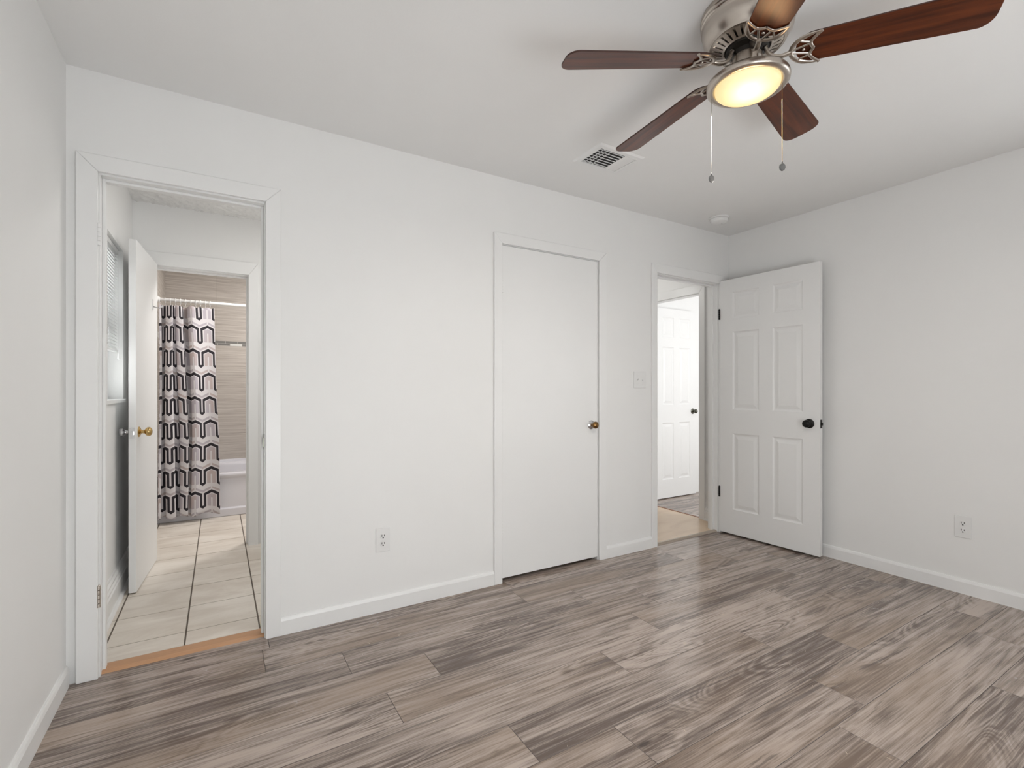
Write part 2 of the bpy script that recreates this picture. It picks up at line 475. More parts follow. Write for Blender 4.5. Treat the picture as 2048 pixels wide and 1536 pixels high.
# vestibule and bathroom floor: 12 inch tiles
bm = bmesh.new()
box(bm, 0.0, 1.62, 0.085, 3.4, -0.02, 0.0065, mi=1)
for i in range(-1, 5):
    for j in range(-1, 11):
        x0, x1 = 0.0775+i*0.3035, 0.0775+(i+1)*0.3035
        y0, y1 = 0.248+j*0.3125, 0.248+(j+1)*0.3125
        gx, gy = 0.0036, 0.0026
        x0, x1, y0, y1 = max(x0, 0.0)+gx, min(x1, 1.62)-gx, max(y0, 0.085)+gy, min(y1, 3.4)-gy
        if x1-x0 > 0.01 and y1-y0 > 0.01:
            prism(bm, [(x0, y0), (x1, y0), (x1, y1), (x0, y1)], Matrix(), 0.005, 0.0080+random.uniform(-0.0002, 0.0002))
o = struct('floor_bathroom', bm, None, 'cream square tile floor of the bathroom entry', 'floor', mats=[M['tile'], M['grout']])
struct('floor_hall', boxes((3.2, 4.245, 0.03, 1.5, -0.02, 0.006)), M['hall'], 'tan spotted sheet floor of the hall', 'floor')

struct('ceiling', boxes((-0.15, 6.75, YF-0.1, 3.55, H, H+0.06)), M['ceiling'], 'flat off white ceiling of the bedroom', 'ceiling')
# popcorn ceiling in the vestibule and bathroom
bm = bmesh.new(); nx, ny = 130, 120
g = {}
for i in range(nx+1):
    for j in range(ny+1):
        e = min(i, j, nx-i, ny-j) == 0
        g[i, j] = bm.verts.new((0.02+i*1.58/nx+random.uniform(-.003, .003)*(not e), 0.09+j*1.476/ny+random.uniform(-.003, .003)*(not e), H-0.004-random.random()**2*0.013))
for i in range(nx):
    for j in range(ny): bm.faces.new((g[i, j], g[i+1, j], g[i+1, j+1], g[i, j+1]))
struct('ceiling_vestibule', bm, M['popcorn'], 'bumpy popcorn ceiling seen through the left doorway', 'ceiling', smooth_=True, autos=80)

zb = -0.02
struct('wall_back', boxes((-0.12, 0.085, 0, TW, zb, H), (0.085, 0.716, 0, TW, 2.048, H), (0.716, 1.955, 0, TW, zb, H),
    (1.955, 2.748, 0, TW, 2.055, H), (2.748, 3.280, 0, TW, zb, H), (3.280, 4.030, 0, TW, 2.040, H), (4.030, XE, 0, TW, zb, H)),
    M['wall'], 'off white bedroom wall with three doors', 'wall')
struct('wall_left', boxes((-0.12, 0, YF, 0, zb, H)), M['wall'], 'off white wall at the left edge', 'wall')
# right wall with the window that is outside the picture
struct('wall_right', boxes((XR, XE, -2.40, 0, zb, H), (XR, XE, YF, -3.50, zb, H), (XR, XE, -3.50, -2.40, zb, 0.72), (XR, XE, -3.50, -2.40, 2.06, H)), M['wall'], 'off white wall at the right edge', 'wall')
struct('wall_rear', boxes((-0.12, 0.45, YF-0.1, YF, zb, H), (2.25, XE, YF-0.1, YF, zb, H), (0.45, 2.25, YF-0.1, YF, zb, 0.05), (0.45, 2.25, YF-0.1, YF, 1.45, H)), M['wall'], 'wall behind the camera', 'wall')
# vestibule / bathroom
WY0, WY1, WZ0, WZ1 = 0.20, 1.19, 1.105, 1.995
struct('wall_vestibule_left', boxes((-0.12, 0.02, TW, WY0, zb, H), (-0.12, 0.02, WY1, 1.66, zb, H), (-0.12, 0.02, WY0, WY1, zb, WZ0), (-0.12, 0.02, WY0, WY1, WZ1, H)), M['wall'], 'left wall of the bathroom entry with a window', 'wall')
struct('wall_vestibule_right', boxes((1.60, 1.70, TW, 3.45, zb, H)), M['wall'], 'right wall of the bathroom entry', 'wall')
FY = 1.566
struct('wall_vestibule_back', boxes((0.02, 0.105, FY, FY+TW, zb, H), (0.105, 0.716, FY, FY+TW, 2.022, H), (0.716, 1.60, FY, FY+TW, zb, H)), M['wall'], 'wall over the inner bathroom doorway', 'wall')
struct('wall_bathroom_left', boxes((-0.12, 0.061, FY+TW, 3.45, zb, H)), M['walltile'], 'beige striated tile wall left of the tub', 'wall')
struct('wall_bathroom_back', boxes((0.061, 1.60, 3.345, 3.45, zb, H)), M['walltile'], 'beige striated tile wall with mosaic strip behind the tub', 'wall')
# closet, hall, far room
struct('wall_closet', boxes((1.85, 1.95, TW, 0.80, zb, H), (2.748, 2.85, TW, 0.80, zb, H), (1.95, 2.748, 0.70, 0.80, zb, H)), M['wall'], 'walls of the closet behind the flush door', 'wall')
struct('wall_hall_left', boxes((3.10, 3.20, TW, 1.6, zb, H), (3.20, XH, 1.5, 1.6, zb, H)), M['wall'], 'walls of the hall', 'wall')
HY0, HY1 = 0.335, 1.09
struct('wall_hall_right', boxes((XH, XE, TW, HY0-0.012, zb, H), (XH, XE, HY0-0.012, HY1+0.012, 2.045, H), (XH, XE, HY1+0.012, 1.7, zb, H)), M['wall'], 'hall wall around the second doorway', 'wall')
struct('wall_far_room', boxes((XE, 4.36, 1.12, 1.7, zb, H), (4.36, 6.6, 1.12, 1.22, zb, H), (6.6, 6.7, -1.5, 1.22, zb, H), (XE, 6.7, -1.6, -1.5, zb, H)), M['wall'], 'bright white wall beyond the hall', 'wall')

# ------------------------------------------------------------------ casings, jambs, baseboards
def casing(name, origin, ex, n, x0, x1, zt, wl, wr, wt, th, label):
    """three mitred boards round an opening. origin + ex*x + z; n is the outward normal"""
    bm = bmesh.new(); mx = axes(origin, ex, (0, 0, 1), n)
    prism(bm, [(x0-wl, 0), (x0, 0), (x0, zt), (x0-wl, zt+wt)], mx, 0, th)
    prism(bm, [(x1, 0), (x1+wr, 0), (x1+wr, zt+wt), (x1, zt)], mx, 0, th)
    prism(bm, [(x0, zt), (x1, zt), (x1+wr, zt+wt), (x0-wl, zt+wt)], mx, 0, th*0.98)
    # raised back band on the outer edge, small bead on the inner one
    return struct(name, bm, M['trim'], label, 'door casing', bevel=0.003)
casing('trim_1', (0, 0, 0), (1, 0, 0), (0, -1, 0), 0.099, 0.701, 2.037, 0.068, 0.065, 0.068, 0.016, 'white casing around the left doorway to the bathroom')
casing('trim_2', (0, 0, 0), (1, 0, 0), (0, -1, 0), 1.970, 2.733, 2.040, 0.054, 0.064, 0.062, 0.016, 'white casing around the flush closet door')
casing('trim_3', (0, 0, 0), (1, 0, 0), (0, -1, 0), 3.293, 4.016, 2.028, 0.054, 0.062, 0.070, 0.016, 'white casing around the open hall doorway')
casing('trim_4', (0, FY, 0), (1, 0, 0), (0, -1, 0), 0.115, 0.704, 2.012, 0.064, 0.064, 0.093, 0.016, 'white casing around the inner bathroom doorway')
casing('trim_5', (XH, 0, 0), (0, -1, 0), (-1, 0, 0), -1.08, -0.335, 2.030, 0.06, 0.060, 0.078, 0.016, 'white casing around the doorway off the hall')
def jamb(name, x0, x1, y0, y1, zt, t, st, sy0, sy1, label):
    bm = boxes((x0-t, x0, y0, y1, 0, zt+t), (x1, x1+t, y0, y1, 0, zt+t), (x0, x1, y0, y1, zt, zt+t))
    if st:
        box(bm, x0, x0+st, sy0, sy1, 0, zt); box(bm, x1-st, x1, sy0, sy1, 0, zt); box(bm, x0+st, x1-st, sy0, sy1, zt-st, zt)
    return struct(name, bm, M['trim'], label, 'door frame', bevel=0.0015)
j1 = jamb('trim_6', 0.104, 0.697, 0.0015, TW+0.004, 2.030, 0.018, 0.011, 0.040, 0.075, 'white frame inside the left doorway')
jamb('trim_7', 1.9735, 2.7295, 0.004, TW, 2.037, 0.018, 0.011, 0.044, 0.075, 'white frame inside the closet doorway')
j3 = jamb('trim_8', 3.298, 4.011, 0.0015, TW+0.004, 2.022, 0.018, 0.011, 0.040, 0.072, 'white frame inside the hall doorway')
jamb('trim_9', 0.122, 0.700, FY+0.0015, FY+TW, 2.005, 0.016, 0.010, FY+0.045, FY+0.075, 'white frame inside the inner bathroom doorway')
bm = boxes((XH+0.001, XE, HY0-0.012, HY0+0.004, 0, 2.045), (XH+0.001, XE, HY1-0.004, HY1+0.012, 0, 2.045), (XH+0.001, XE, HY0+0.004, HY1-0.004, 2.027, 2.045))
struct('trim_10', bm, M['trim'], 'white frame inside the doorway off the hall', 'door frame', bevel=0.0015)

def hinge(parent, loc, ax=(0, 0, 1), mat='trim', h=0.088, r=0.006, side=(1, 0, 0), leaf=0.018, n=(0, -1, 0)):
    bm = bmesh.new(); p = Vector(loc)
    for k in range(5):
        z0 = -h/2 + k*h/5
        lathe(bm, [(r*0.7, z0), (r, z0+0.001), (r, z0+h/5-0.0015), (r*0.7, z0+h/5-0.0005)], 12, Matrix.Translation(p))
    lathe(bm, [(0.001, h/2+0.004), (r*0.8, h/2+0.001), (r*0.8, h/2)], 10, Matrix.Translation(p))
    s = Vector(side); q = [p-s*leaf, p+s*leaf]; nn = Vector(n)
    mx = axes(p, s, (0, 0, 1), nn)
    prism(bm, [(-leaf, -h/2), (leaf, -h/2), (leaf, h/2), (-leaf, h/2)], mx, -0.004, -0.001)
    return obj('hinge', bm, M[mat], parent)
hinge(j1, (0.101, -0.012, 1.785), mat='trim', side=(1, 0, 0), leaf=0.006)
hinge(j1, (0.101, -0.012, 0.330), mat='nickel', side=(1, 0, 0), leaf=0.006)
bm = boxes((0.6945, 0.6969, 0.008, 0.036, 0.88, 0.95)); box(bm, 0.690, 0.697, 0.003, 0.010, 0.895, 0.935)
obj('strike_plate', bm, M['pewter'], j1)

def baseboard(name, a, b_, n, h=0.083, t=0.013, label=''):
    a = Vector((*a, 0)); b_ = Vector((*b_, 0)); d = (b_-a); L = d.length; d.normalize()
    mx = axes(a, n, (0, 0, 1), d)
    bm = bmesh.new()
    prism(bm, [(0, 0), (t, 0), (t, h*0.80), (t*0.72, h*0.93), (t*0.45, h), (0, h)], mx, 0, L)
    return struct(name, bm, M['trim'], label, 'baseboard')
baseboard('baseboard_left', (0, YF), (0, -0.017), (1, 0, 0), label='low white baseboard along the left wall')
baseboard('baseboard_back', (0.736, 0), (1.916, 0), (0, -1, 0), label='white baseboard between the left doorway and closet')
baseboard('baseboard_back.001', (2.797, 0), (3.239, 0), (0, -1, 0), label='short white baseboard between closet and hall doorway')
baseboard('baseboard_right', (XR, YF), (XR, -0.0), (-1, 0, 0), label='low white baseboard along the right wall')
def tallbase(name, a, b_, n, label, t=0.016, h=0.15, shoe=0.016):
    a = Vector((*a, 0)); b_ = Vector((*b_, 0)); d = b_-a; L = d.length; d.normalize(); mx = axes(a, n, (0, 0, 1), d)
    bm = bmesh.new()
    pr = [(0, 0.006), (t, 0.006), (t, h*0.62), (t*0.75, h*0.66), (t*0.85, h*0.74), (t*0.6, h*0.80), (t*0.62, h*0.88), (t*0.3, h*0.94), (t*0.25, h), (0, h)]
    prism(bm, pr, mx, 0, L)
    if shoe: prism(bm, [(t, 0.006), (t+shoe, 0.006), (t+shoe*0.9, 0.014), (t+shoe*0.5, 0.021), (t, 0.024)], mx, 0, L)
    return struct(name, bm, M['trim'], label, 'baseboard')
tallbase('baseboard_vestibule', (0.02, TW), (0.02, FY-0.02), (1, 0, 0), 'tall moulded white baseboard behind the open bathroom door', 0.024, 0.165)
tallbase('baseboard_hall', (XH, TW), (XH, 0.273), (-1, 0, 0), 'short moulded baseboard in the hall corner', 0.016, 0.13, 0.012)

# thresholds
bm = bmesh.new()
prism(bm, [(0.022, 0.0), (0.030, 0.0075), (0.040, 0.0105), (0.088, 0.0115), (0.100, 0.0085), (0.100, 0.0)], axes((0.104, 0, 0), (0, 1, 0), (0, 0, 1), (1, 0, 0)), 0, 0.593)
struct('trim_11', bm, M['strip'], 'tan wood threshold strip in the left doorway', 'threshold')
bm = bmesh.new()
prism(bm, [(0.006, 0.0), (0.010, 0.006), (0.020, 0.0125), (0.034, 0.0135), (0.046, 0.007), (0.046, 0.0)], axes((3.298, 0, 0), (0, 1, 0), (0, 0, 1), (1, 0, 0)), 0, 0.713)
struct('trim_12', bm, M['doorbar'], 'beige metal bar at the edge of the hall floor', 'threshold')
bm = bmesh.new()
prism(bm, [(0.0, 0.0), (0.006, 0.009), (0.016, 0.010), (0.022, 0.0)], axes((4.230, HY0, 0), (1, 0, 0), (0, 0, 1), (0, 1, 0)), 0, HY1-HY0)
struct('trim_13', bm, M['reducer'], 'thin brown strip where tan hall floor meets laminate', 'threshold')

# ------------------------------------------------------------------ doors
def knob(parent, loc, n, mat, ball=0.027, length=0.062, rose=0.032, rmat=None, name='door_knob', dome=False):
    n = Vector(n).normalized(); u = Vector((0, 0, 1)); s_ = u.cross(n)
    mx = axes(loc, s_, u, n); bm = bmesh.new()
    L = length
    lathe(bm, [(0.009, 0.004), (0.010, L*0.35), (0.012, L*0.45), (ball*0.72, L*0.52), (ball*0.95, L*0.62), (ball, L*0.74), (ball*0.93, L*0.86), (ball*0.70, L*0.95), (ball*0.35, L*0.995), (0.001, L)], 32, mx)
    k = obj(name, bm, M[mat], parent, smooth_=True)
    bm = bmesh.new()
    lathe(bm, [(rose, -0.0005), (rose, 0.0025), (rose*0.92, 0.005), (rose*0.6, 0.009), (rose*0.42, 0.012), (0.0105, 0.0125)], 36, mx)
    obj('rosette', bm, M[rmat or mat], k, smooth_=True)
    return k
def six_panel(w, h, t):
    """door slab in local x 0..w, z 0..h, thickness along y 0..t, six raised panels on both faces"""
    bm = bmesh.new(); st = 0.112*w/0.758; mu = 0.104*w/0.758; pw = (w-2*st-mu)/2
    xs = [0, st, st+pw, st+pw+mu, w-st, w]
    zs = [0, 0.195, 0.800, 0.990, 1.608, 1.715, 1.925, h]
    for side in (0, 1):
        y = 0 if side == 0 else t; sg = 1 if side == 0 else -1
        def q(a): 
            f = bm.faces.new([bm.verts.new(p) for p in (a if side == 0 else list(reversed(a)))])
        for i in range(5):
            for j in range(7):
                xa, xb, za, zb_ = xs[i], xs[i+1], zs[j], zs[j+1]
                if i in (1, 3) and j in (1, 3, 5):
                    rings = [(0, 0), (0.004, 0.0035), (0.012, 0.0065), (0.020, 0.0065), (0.044, 0.0010)]
                    R = [[(xa+d, y+sg*e, za+d), (xb-d, y+sg*e, za+d), (xb-d, y+sg*e, zb_-d), (xa+d, y+sg*e, zb_-d)] for d, e in rings]
                    for a, b_ in zip(R, R[1:]):
                        for k in range(4): q([a[k], a[(k+1) % 4], b_[(k+1) % 4], b_[k]])
                    q(R[-1])
                else: q([(xa, y, za), (xb, y, za), (xb, y, zb_), (xa, y, zb_)])
    for a in ([(0, 0, 0), (0, t, 0), (w, t, 0), (w, 0, 0)], [(0, 0, h), (w, 0, h), (w, t, h), (0, t, h)], [(0, 0, 0), (0, 0, h), (0, t, h), (0, t, 0)], [(w, 0, 0), (w, t, 0), (w, t, h), (w, 0, h)]):
        bm.faces.new([bm.verts.new(p) for p in a])
    bmesh.ops.remove_doubles(bm, verts=bm.verts[:], dist=0.0002)
    return bm
# door_1: closet, flush slab
d1 = struct('door_1', boxes((1.9755, 2.7275, 0.002, 0.037, 0.024, 2.0345)), M['door'], 'closed flush white closet door with a brass knob', 'door', bevel=0.0015)
knob(d1, (2.672, 0.002, 0.925), (0, -1, 0), 'bronze', 0.024, 0.060, 0.030, 'chrome')
hinge(d1, (1.9745, -0.003, 1.792), leaf=0.010, r=0.0055)
hinge(d1, (1.9745, -0.003, 0.323), leaf=0.010, r=0.0055)
# door_2: open six panel door
hx, hy, fx, fy = 4.013, -0.020, 4.046, -0.772
ang = math.atan2(fy-hy, fx-hx)
d2 = struct('door_2', six_panel(math.hypot(fx-hx, fy-hy), 2.03, 0.035), M['door'], 'open six panel white door with a black knob', 'door')
d2.location = (hx, hy, 0.014); d2.rotation_euler = (0, 0, ang)
wd = math.hypot(fx-hx, fy-hy)
kk = knob(d2, (wd-0.068, 0, 0.912), (0, -1, 0), 'blackmetal', 0.027, 0.058, 0.033)
kk = knob(d2, (wd-0.068, 0.035, 0.912), (0, 1, 0), 'blackmetal', 0.026, 0.052, 0.032)
bm = boxes((wd-0.0005, wd+0.0015, 0.006, 0.030, 0.882, 0.942)); box(bm, wd, wd+0.010, 0.012, 0.024, 0.902, 0.922)
obj('latch_plate', bm, M['blackmetal'], d2)
for z in (1.760, 0.322):
    hinge(d2, (-0.004, -0.004, z), mat='blackmetal', side=(1, 0, 0), leaf=0.006, h=0.085, r=0.0065)
# door_3: flush bathroom door, open toward us
hx, hy, fx, fy = 0.158, 1.530, 0.115, 0.915
ang = math.atan2(fy-hy, fx-hx); wd3 = math.hypot(fx-hx, fy-hy)
bm = boxes((0, wd3, -0.036, 0.0, 0, 1.998))
d3 = struct('door_3', bm, M['door'], 'open flush white bathroom door with brass and chrome knobs', 'door', bevel=0.002)
d3.location = (hx, hy, 0.014); d3.rotation_euler = (0, 0, ang)
knob(d3, (wd3-0.060, 0, 0.905), (0, 1, 0), 'brass', 0.026, 0.064, 0.030)
knob(d3, (wd3-0.060, -0.036, 0.905), (0, -1, 0), 'chrome', 0.026, 0.056, 0.030)
bm = boxes((wd3-0.0005, wd3+0.0015, -0.031, -0.006, 0.872, 0.932)); box(bm, wd3, wd3+0.010, -0.025, -0.012, 0.892, 0.912)
obj('latch_plate', bm, M['chrome'], d3)
bm = bmesh.new(); px = 0.155
box(bm, px-0.009, px+0.009, 0, 0.002, 1.665, 1.735)
tube(bm, spline([(px, 0.002, 1.690), (px, 0.020, 1.683), (px, 0.042, 1.684), (px, 0.052, 1.700)]), 0.004, 8)
obj('robe_hook', bm, M['chrome'], d3)
for z in (1.76, 0.30): hinge(d3, (-0.004, -0.012, z), side=(1, 0, 0), leaf=0.004, n=(0, 1, 0))
# door_4: six panel door in the bright room
d4 = struct('door_4', six_panel(0.622, 2.02, 0.035), M['door'], 'white six panel door beyond the hall with dark knob', 'door')
d4.location = (4.450, 1.053, 0.010)
knob(d4, (0.622-0.050, 0, 0.915), (0, -1, 0), 'pewter', 0.024, 0.058, 0.030)
for z in (1.76, 0.885, 0.30): hinge(d4, (-0.005, -0.004, z), mat='blackmetal', leaf=0.005, h=0.085, r=0.0065)

# ------------------------------------------------------------------ windows
w1 = struct('window_1', boxes((-0.075, -0.050, WY0, WY0+0.05, WZ0, WZ1), (-0.075, -0.050, WY1-0.05, WY1, WZ0, WZ1), (-0.075, -0.050, WY0+0.05, WY1-0.05, WZ1-0.05, WZ1),
    (-0.075, -0.050, WY0+0.05, WY1-0.05, WZ0, WZ0+0.045), (-0.070, -0.045, WY0+0.05, WY1-0.05, 1.53, 1.565)), M['trim'], 'bathroom entry window behind half raised white blinds', 'window')
obj('window_pane', boxes((-0.066, -0.062, WY0+0.05, WY1-0.05, WZ0+0.045, WZ1-0.05)), M['frost'], w1)
bm = bmesh.new(); box(bm, -0.075, 0.036, WY0-0.0, WY1, WZ0-0.018, WZ0+0.002)
obj('window_sill', bm, M['trim'], w1, bevel=0.002)
for nm, mxx, w_, h_, lab in (('added_window_rear', axes((0.45, YF-0.05, 0.05), (1, 0, 0), (0, 0, 1), (0, 1, 0)), 1.80, 1.40, 'low window added behind the camera to light the lower walls'),  # rear window is added, kept low to brighten the lower walls
                        ('window_3', axes((XR+0.06, -3.50, 0.72), (0, 1, 0), (0, 0, 1), (-1, 0, 0)), 1.10, 1.34, 'window at the right behind the camera')):
    bm = bmesh.new()
    for (x0, x1, z0, z1) in ((0, 0.05, 0, h_), (w_-0.05, w_, 0, h_), (0.05, w_-0.05, 0, 0.05), (0.05, w_-0.05, h_-0.05, h_), (0.05, w_-0.05, h_/2-0.02, h_/2+0.02)):
        prism(bm, [(x0, z0), (x1, z0), (x1, z1), (x0, z1)], mxx, 0, 0.04)
    w = struct(nm, bm, M['trim'], lab, 'window')
    bm = bmesh.new(); prism(bm, [(0.05, 0.05), (w_-0.05, 0.05), (w_-0.05, h_-0.05), (0.05, h_-0.05)], mxx, 0.010, 0.014)
    obj('window_pane', bm, M['frost'], w)
# mini blind
bl = empty('window_blind', (-0.012, WY0, WZ1))
BW = WY1-WY0-0.03
obj('head_rail', boxes((-0.014, 0.014, 0.01, BW, -0.030, -0.002)), M['blind'], bl, bevel=0.002)
bm = bmesh.new(); zt, zbm = -0.045, -0.585; n = 30
for i in range(n):
    z = zt + (zbm-zt)*i/(n-1); til = math.radians(38)
    dx, dz = 0.0115*math.cos(til), 0.0115*math.sin(til)
    a = [bm.verts.new(p) for p in ((-dx, 0.012, z+dz), (0, 0.012, z+0.002), (dx, 0.012, z-dz), (dx, BW-0.004, z-dz), (0, BW-0.004, z+0.002), (-dx, BW-0.004, z+dz))]
    bm.faces.new((a[0], a[1], a[4], a[5])); bm.faces.new((a[1], a[2], a[3], a[4]))
sl = obj('slats', bm, M['slat'], bl); md = sl.modifiers.new('s', 'SOLIDIFY'); md.thickness = 0.0007
obj('bottom_rail', boxes((-0.013, 0.013, 0.010, BW-0.002, zbm-0.028, zbm-0.012)), M['blind'], bl, bevel=0.003)
for yy in (0.16, 0.50, BW-0.12):
    for xx in (-0.0135, 0.0135):
        bm = bmesh.new(); tube(bm, [(xx, yy, -0.02), (xx, yy, zbm-0.02)], 0.0009, 6); obj('ladder_cord', bm, M['blind'], bl)
bm = bmesh.new(); tube(bm, [(0.018, BW-0.04, -0.03), (0.020, BW-0.035, -0.62)], 0.0012, 6)
lathe(bm, [(0.003, -0.655), (0.007, -0.650), (0.006, -0.63), (0.003, -0.618)], 12, Matrix.Translation((0.020, BW-0.035, 0)))
obj('pull_cord', bm, M['blind'], bl)
tag(bl, 'white mini blind half raised in the bathroom entry window', 'blind')

# ------------------------------------------------------------------ bathtub, rod, rings, curtain
TY0, TY1, TX0, TX1 = 2.610, 3.344, 0.062, 1.585
tb = empty('bathtub', (0.8, 2.6, 0)); tag(tb, 'white bathtub behind the shower curtain', 'bathtub')
def loc_obj(name, bm, mat, parent, **k):
    """bm given in world coordinates; parent is an unrotated empty"""
    bmesh.ops.translate(bm, verts=bm.verts[:], vec=-parent.location)
    return obj(name, bm, mat, parent, **k)
bm = bmesh.new(); mx = axes((TX0, 0, 0), (0, 1, 0), (0, 0, 1), (1, 0, 0))
prism(bm, [(TY0+0.010, 0.006), (TY0-0.002, 0.012), (TY0-0.002, 0.075), (TY0+0.014, 0.085), (TY0+0.014, 0.350), (TY0-0.004, 0.365), (TY0-0.008, 0.385), (TY0-0.002, 0.400), (TY0+0.015, 0.405),
           (TY0+0.080, 0.402), (TY0+0.110, 0.385), (TY0+0.170, 0.10), (TY0+0.22, 0.07), (TY1-0.17, 0.07), (TY1-0.10, 0.12), (TY1-0.06, 0.38), (TY1-0.045, 0.405), (TY1-0.015, 0.410), (TY1-0.012, 0.440), (TY1, 0.440), (TY1, 0.006)], mx, 0, TX1-TX0)
body = loc_obj('basin', bm, M['tub'], tb, smooth_=True, autos=50, bevel=0.004)
for xa in (TX0, TX1-0.07):
    loc_obj('end_rim', boxes((xa, xa+0.07, TY0+0.05, TY1-0.03, 0.30, 0.403)), M['tub'], tb, bevel=0.008)

ROD = (2.582, 1.938)
rod = empty('curtain_rod', (TX0, ROD[0], ROD[1])); tag(rod, 'white shower curtain rod over the bathtub', 'curtain rod')
bm = bmesh.new(); mrod = axes((0, 0, 0), (0, 1, 0), (0, 0, 1), (1, 0, 0))
lathe(bm, [(0.0125, 0.004), (0.0125, 0.70), (0.0140, 0.702), (0.0140, 1.50)], 24, mrod); obj('pole', bm, M['plastic'], rod, smooth_=True)
for z0, sg in ((0.0, 1), (1.523, -1)):
    bm = bmesh.new(); lathe(bm, [(0.028, 0.0), (0.028, sg*0.006), (0.017, sg*0.022), (0.0145, sg*0.023)], 24, axes((z0, 0, 0), (0, 1, 0), (0, 0, 1), (1, 0, 0)))
    obj('end_flange', bm, M['plastic'], rod, smooth_=True)

# curtain cloth: fabric bunched between x 0.072 and 0.50; one wide flat fold at the free edge
def cpath(t, zf):
    """t 0..1 along the fabric; zf 0 at the top, 1 at the hem"""
    xa = 0.072; xb = 0.460 + 0.042*min(1.0, zf*1.6)
    s = min(t/0.73, 1.0)
    wflat = 0.150
    if t < 0.73:
        nf = 3.0; ph = s*nf*2*PI
        x = xa + s*(xb-wflat-xa) + 0.020*math.sin(2*ph + 0.5)*(0.7+0.3*zf)
        y = -0.032*math.cos(ph)*(0.75+0.25*zf) + 0.008*math.sin(ph*0.5+1.0+2*zf)
    else:
        q = (t-0.73)/0.24
        x = xb-wflat + q*wflat + 0.0165*math.sin(0.5)*(1-q)
        y = -0.030*(1-q) + 0.006*math.sin(q*PI)*zf + 0.010*math.sin(q*PI*1.0) - 0.008*q
    x += 0.006*math.sin(zf*5+t*9); y += 0.006*math.sin(zf*4+t*13)
    return x, y
NU, NV = 300, 70
bm = bmesh.new(); uvl = bm.loops.layers.uv.new('UVMap'); ZT, ZB = 1.888, 0.066
tabs = []
# fabric arc length measured half way down
arc = [0.0]
for i in range(NU):
    a = cpath(i/NU, 0.5); b_ = cpath((i+1)/NU, 0.5); arc.append(arc[-1]+math.hypot(b_[0]-a[0], b_[1]-a[1]))
V = {}
for i in range(NU+1):
    for j in range(NV+1):
        zf = j/NV; x, y = cpath(i/NU, zf)
        sag = 0.010*(1-math.cos((i/NU)*11*2*PI))*0.5*max(0, 1-zf*12)
        hem = 0.012*math.sin((i/NU)*17)*max(0, zf*10-9)
        V[i, j] = bm.verts.new((x, 2.540+y, ZT+(ZB-ZT)*zf - sag + hem))
for i in range(NU):
    for j in range(NV):
        f = bm.faces.new((V[i, j], V[i+1, j], V[i+1, j+1], V[i, j+1]))
        for l, (a, b_) in zip(f.loops, ((i, j), (i+1, j), (i+1, j+1), (i, j+1))):
            l[uvl].uv = (arc[-1]-arc[a], (ZT-ZB)*b_/NV)
me = bpy.data.meshes.new('shower_curtain'); bm.to_mesh(me); bm.free(); me.materials.append(M['curtain'])
me.polygons.foreach_set('use_smooth', [True]*len(me.polygons))
cu = bpy.data.objects.new('shower_curtain', me); C.objects.link(cu)
md = cu.modifiers.new('s', 'SOLIDIFY'); md.thickness = 0.0012
tag(cu, 'white and grey shower curtain with black zigzag pattern', 'curtain')
# rings
bm = bmesh.new(); pts = []
for k in range(25):
    a = 2*PI*k/24; pts.append((0.0, 0.021*math.cos(a), 0.021*math.sin(a)))
tube(bm, pts, 0.0022, 6, up=Vector((1, 0, 0)))
tube(bm, [(0, -0.003, -0.021), (0.001, -0.016, -0.040), (0, -0.028, -0.056)], 0.0012, 6)
ring0 = obj('curtain_ring', bm, M['plastic'])
xr = [0.085+0.0365*k for k in range(11)]
for k, x in enumerate(xr):
    r = ring0 if k == 0 else ring0.copy()
    if k: C.objects.link(r)
    r.location = (x, ROD[0], ROD[1]-0.0065); r.rotation_euler = (0, 0, random.uniform(-0.25, 0.25))
    lab = 'white plastic ring on the rod over the bunched curtain folds'
    if k == len(xr)-1: lab = 'rightmost white curtain ring, nearest the free edge of the curtain'
    elif k == len(xr)-2: lab = 'second white curtain ring from the right end of the curtain'
    tag(r, lab, 'curtain ring', 'rings holding the shower curtain')

# ------------------------------------------------------------------ outlets and switch
def outlet(name, mx, label):
    o = empty(name); o.matrix_world = mx; tag(o, label, 'outlet', 'duplex wall outlets')
    bm = bmesh.new(); hw, hh = 0.0375, 0.0625
    I = Matrix()
    prism(bm, [(-hw, -hh), (hw, -hh), (hw, hh), (-hw, hh)], I, 0.0005, 0.0055)
    obj('cover_plate', bm, M['plastic'], o, bevel=0.003)
    for s in (1, -1):
        bm = bmesh.new(); c = s*0.0200; pts = []
        for k in range(32):
            a = 2*PI*k/32; pts.append((max(-0.0145, min(0.0145, 0.0172*math.cos(a))), c+0.0150*math.sin(a)))
        prism(bm, pts, I, 0.0055, 0.0075); k_ = obj('socket', bm, M['plastic'], o, bevel=0.0008)
        for (x, w, h) in ((-0.0063, 0.0015, 0.0052), (0.0063, 0.0015, 0.0042)):
            bm = bmesh.new(); box(bm, x-w, x+w, c+0.003-h, c+0.003+h, 0.0070, 0.0079); obj('slot', bm, M['hole'], k_)
        bm = bmesh.new(); lathe(bm, [(0.0036, 0.0070), (0.0036, 0.0079)], 14, Matrix.Translation((0, c-0.0085, 0))); obj('ground_hole', bm, M['hole'], k_)
    bm = bmesh.new(); lathe(bm, [(0.0028, 0.005), (0.0028, 0.0064), (0.0015, 0.0068)], 14); obj('screw', bm, M['plastic'], o)
    return o
outlet('wall_outlet', axes((1.2525, 0, 0.374), (1, 0, 0), (0, 0, 1), (0, -1, 0)), 'white duplex outlet low on wall between left doorway and closet')
outlet('wall_outlet.001', axes((XR, -1.4925, 0.380), (0, -1, 0), (0, 0, 1), (-1, 0, 0)), 'white duplex outlet low on the right wall')
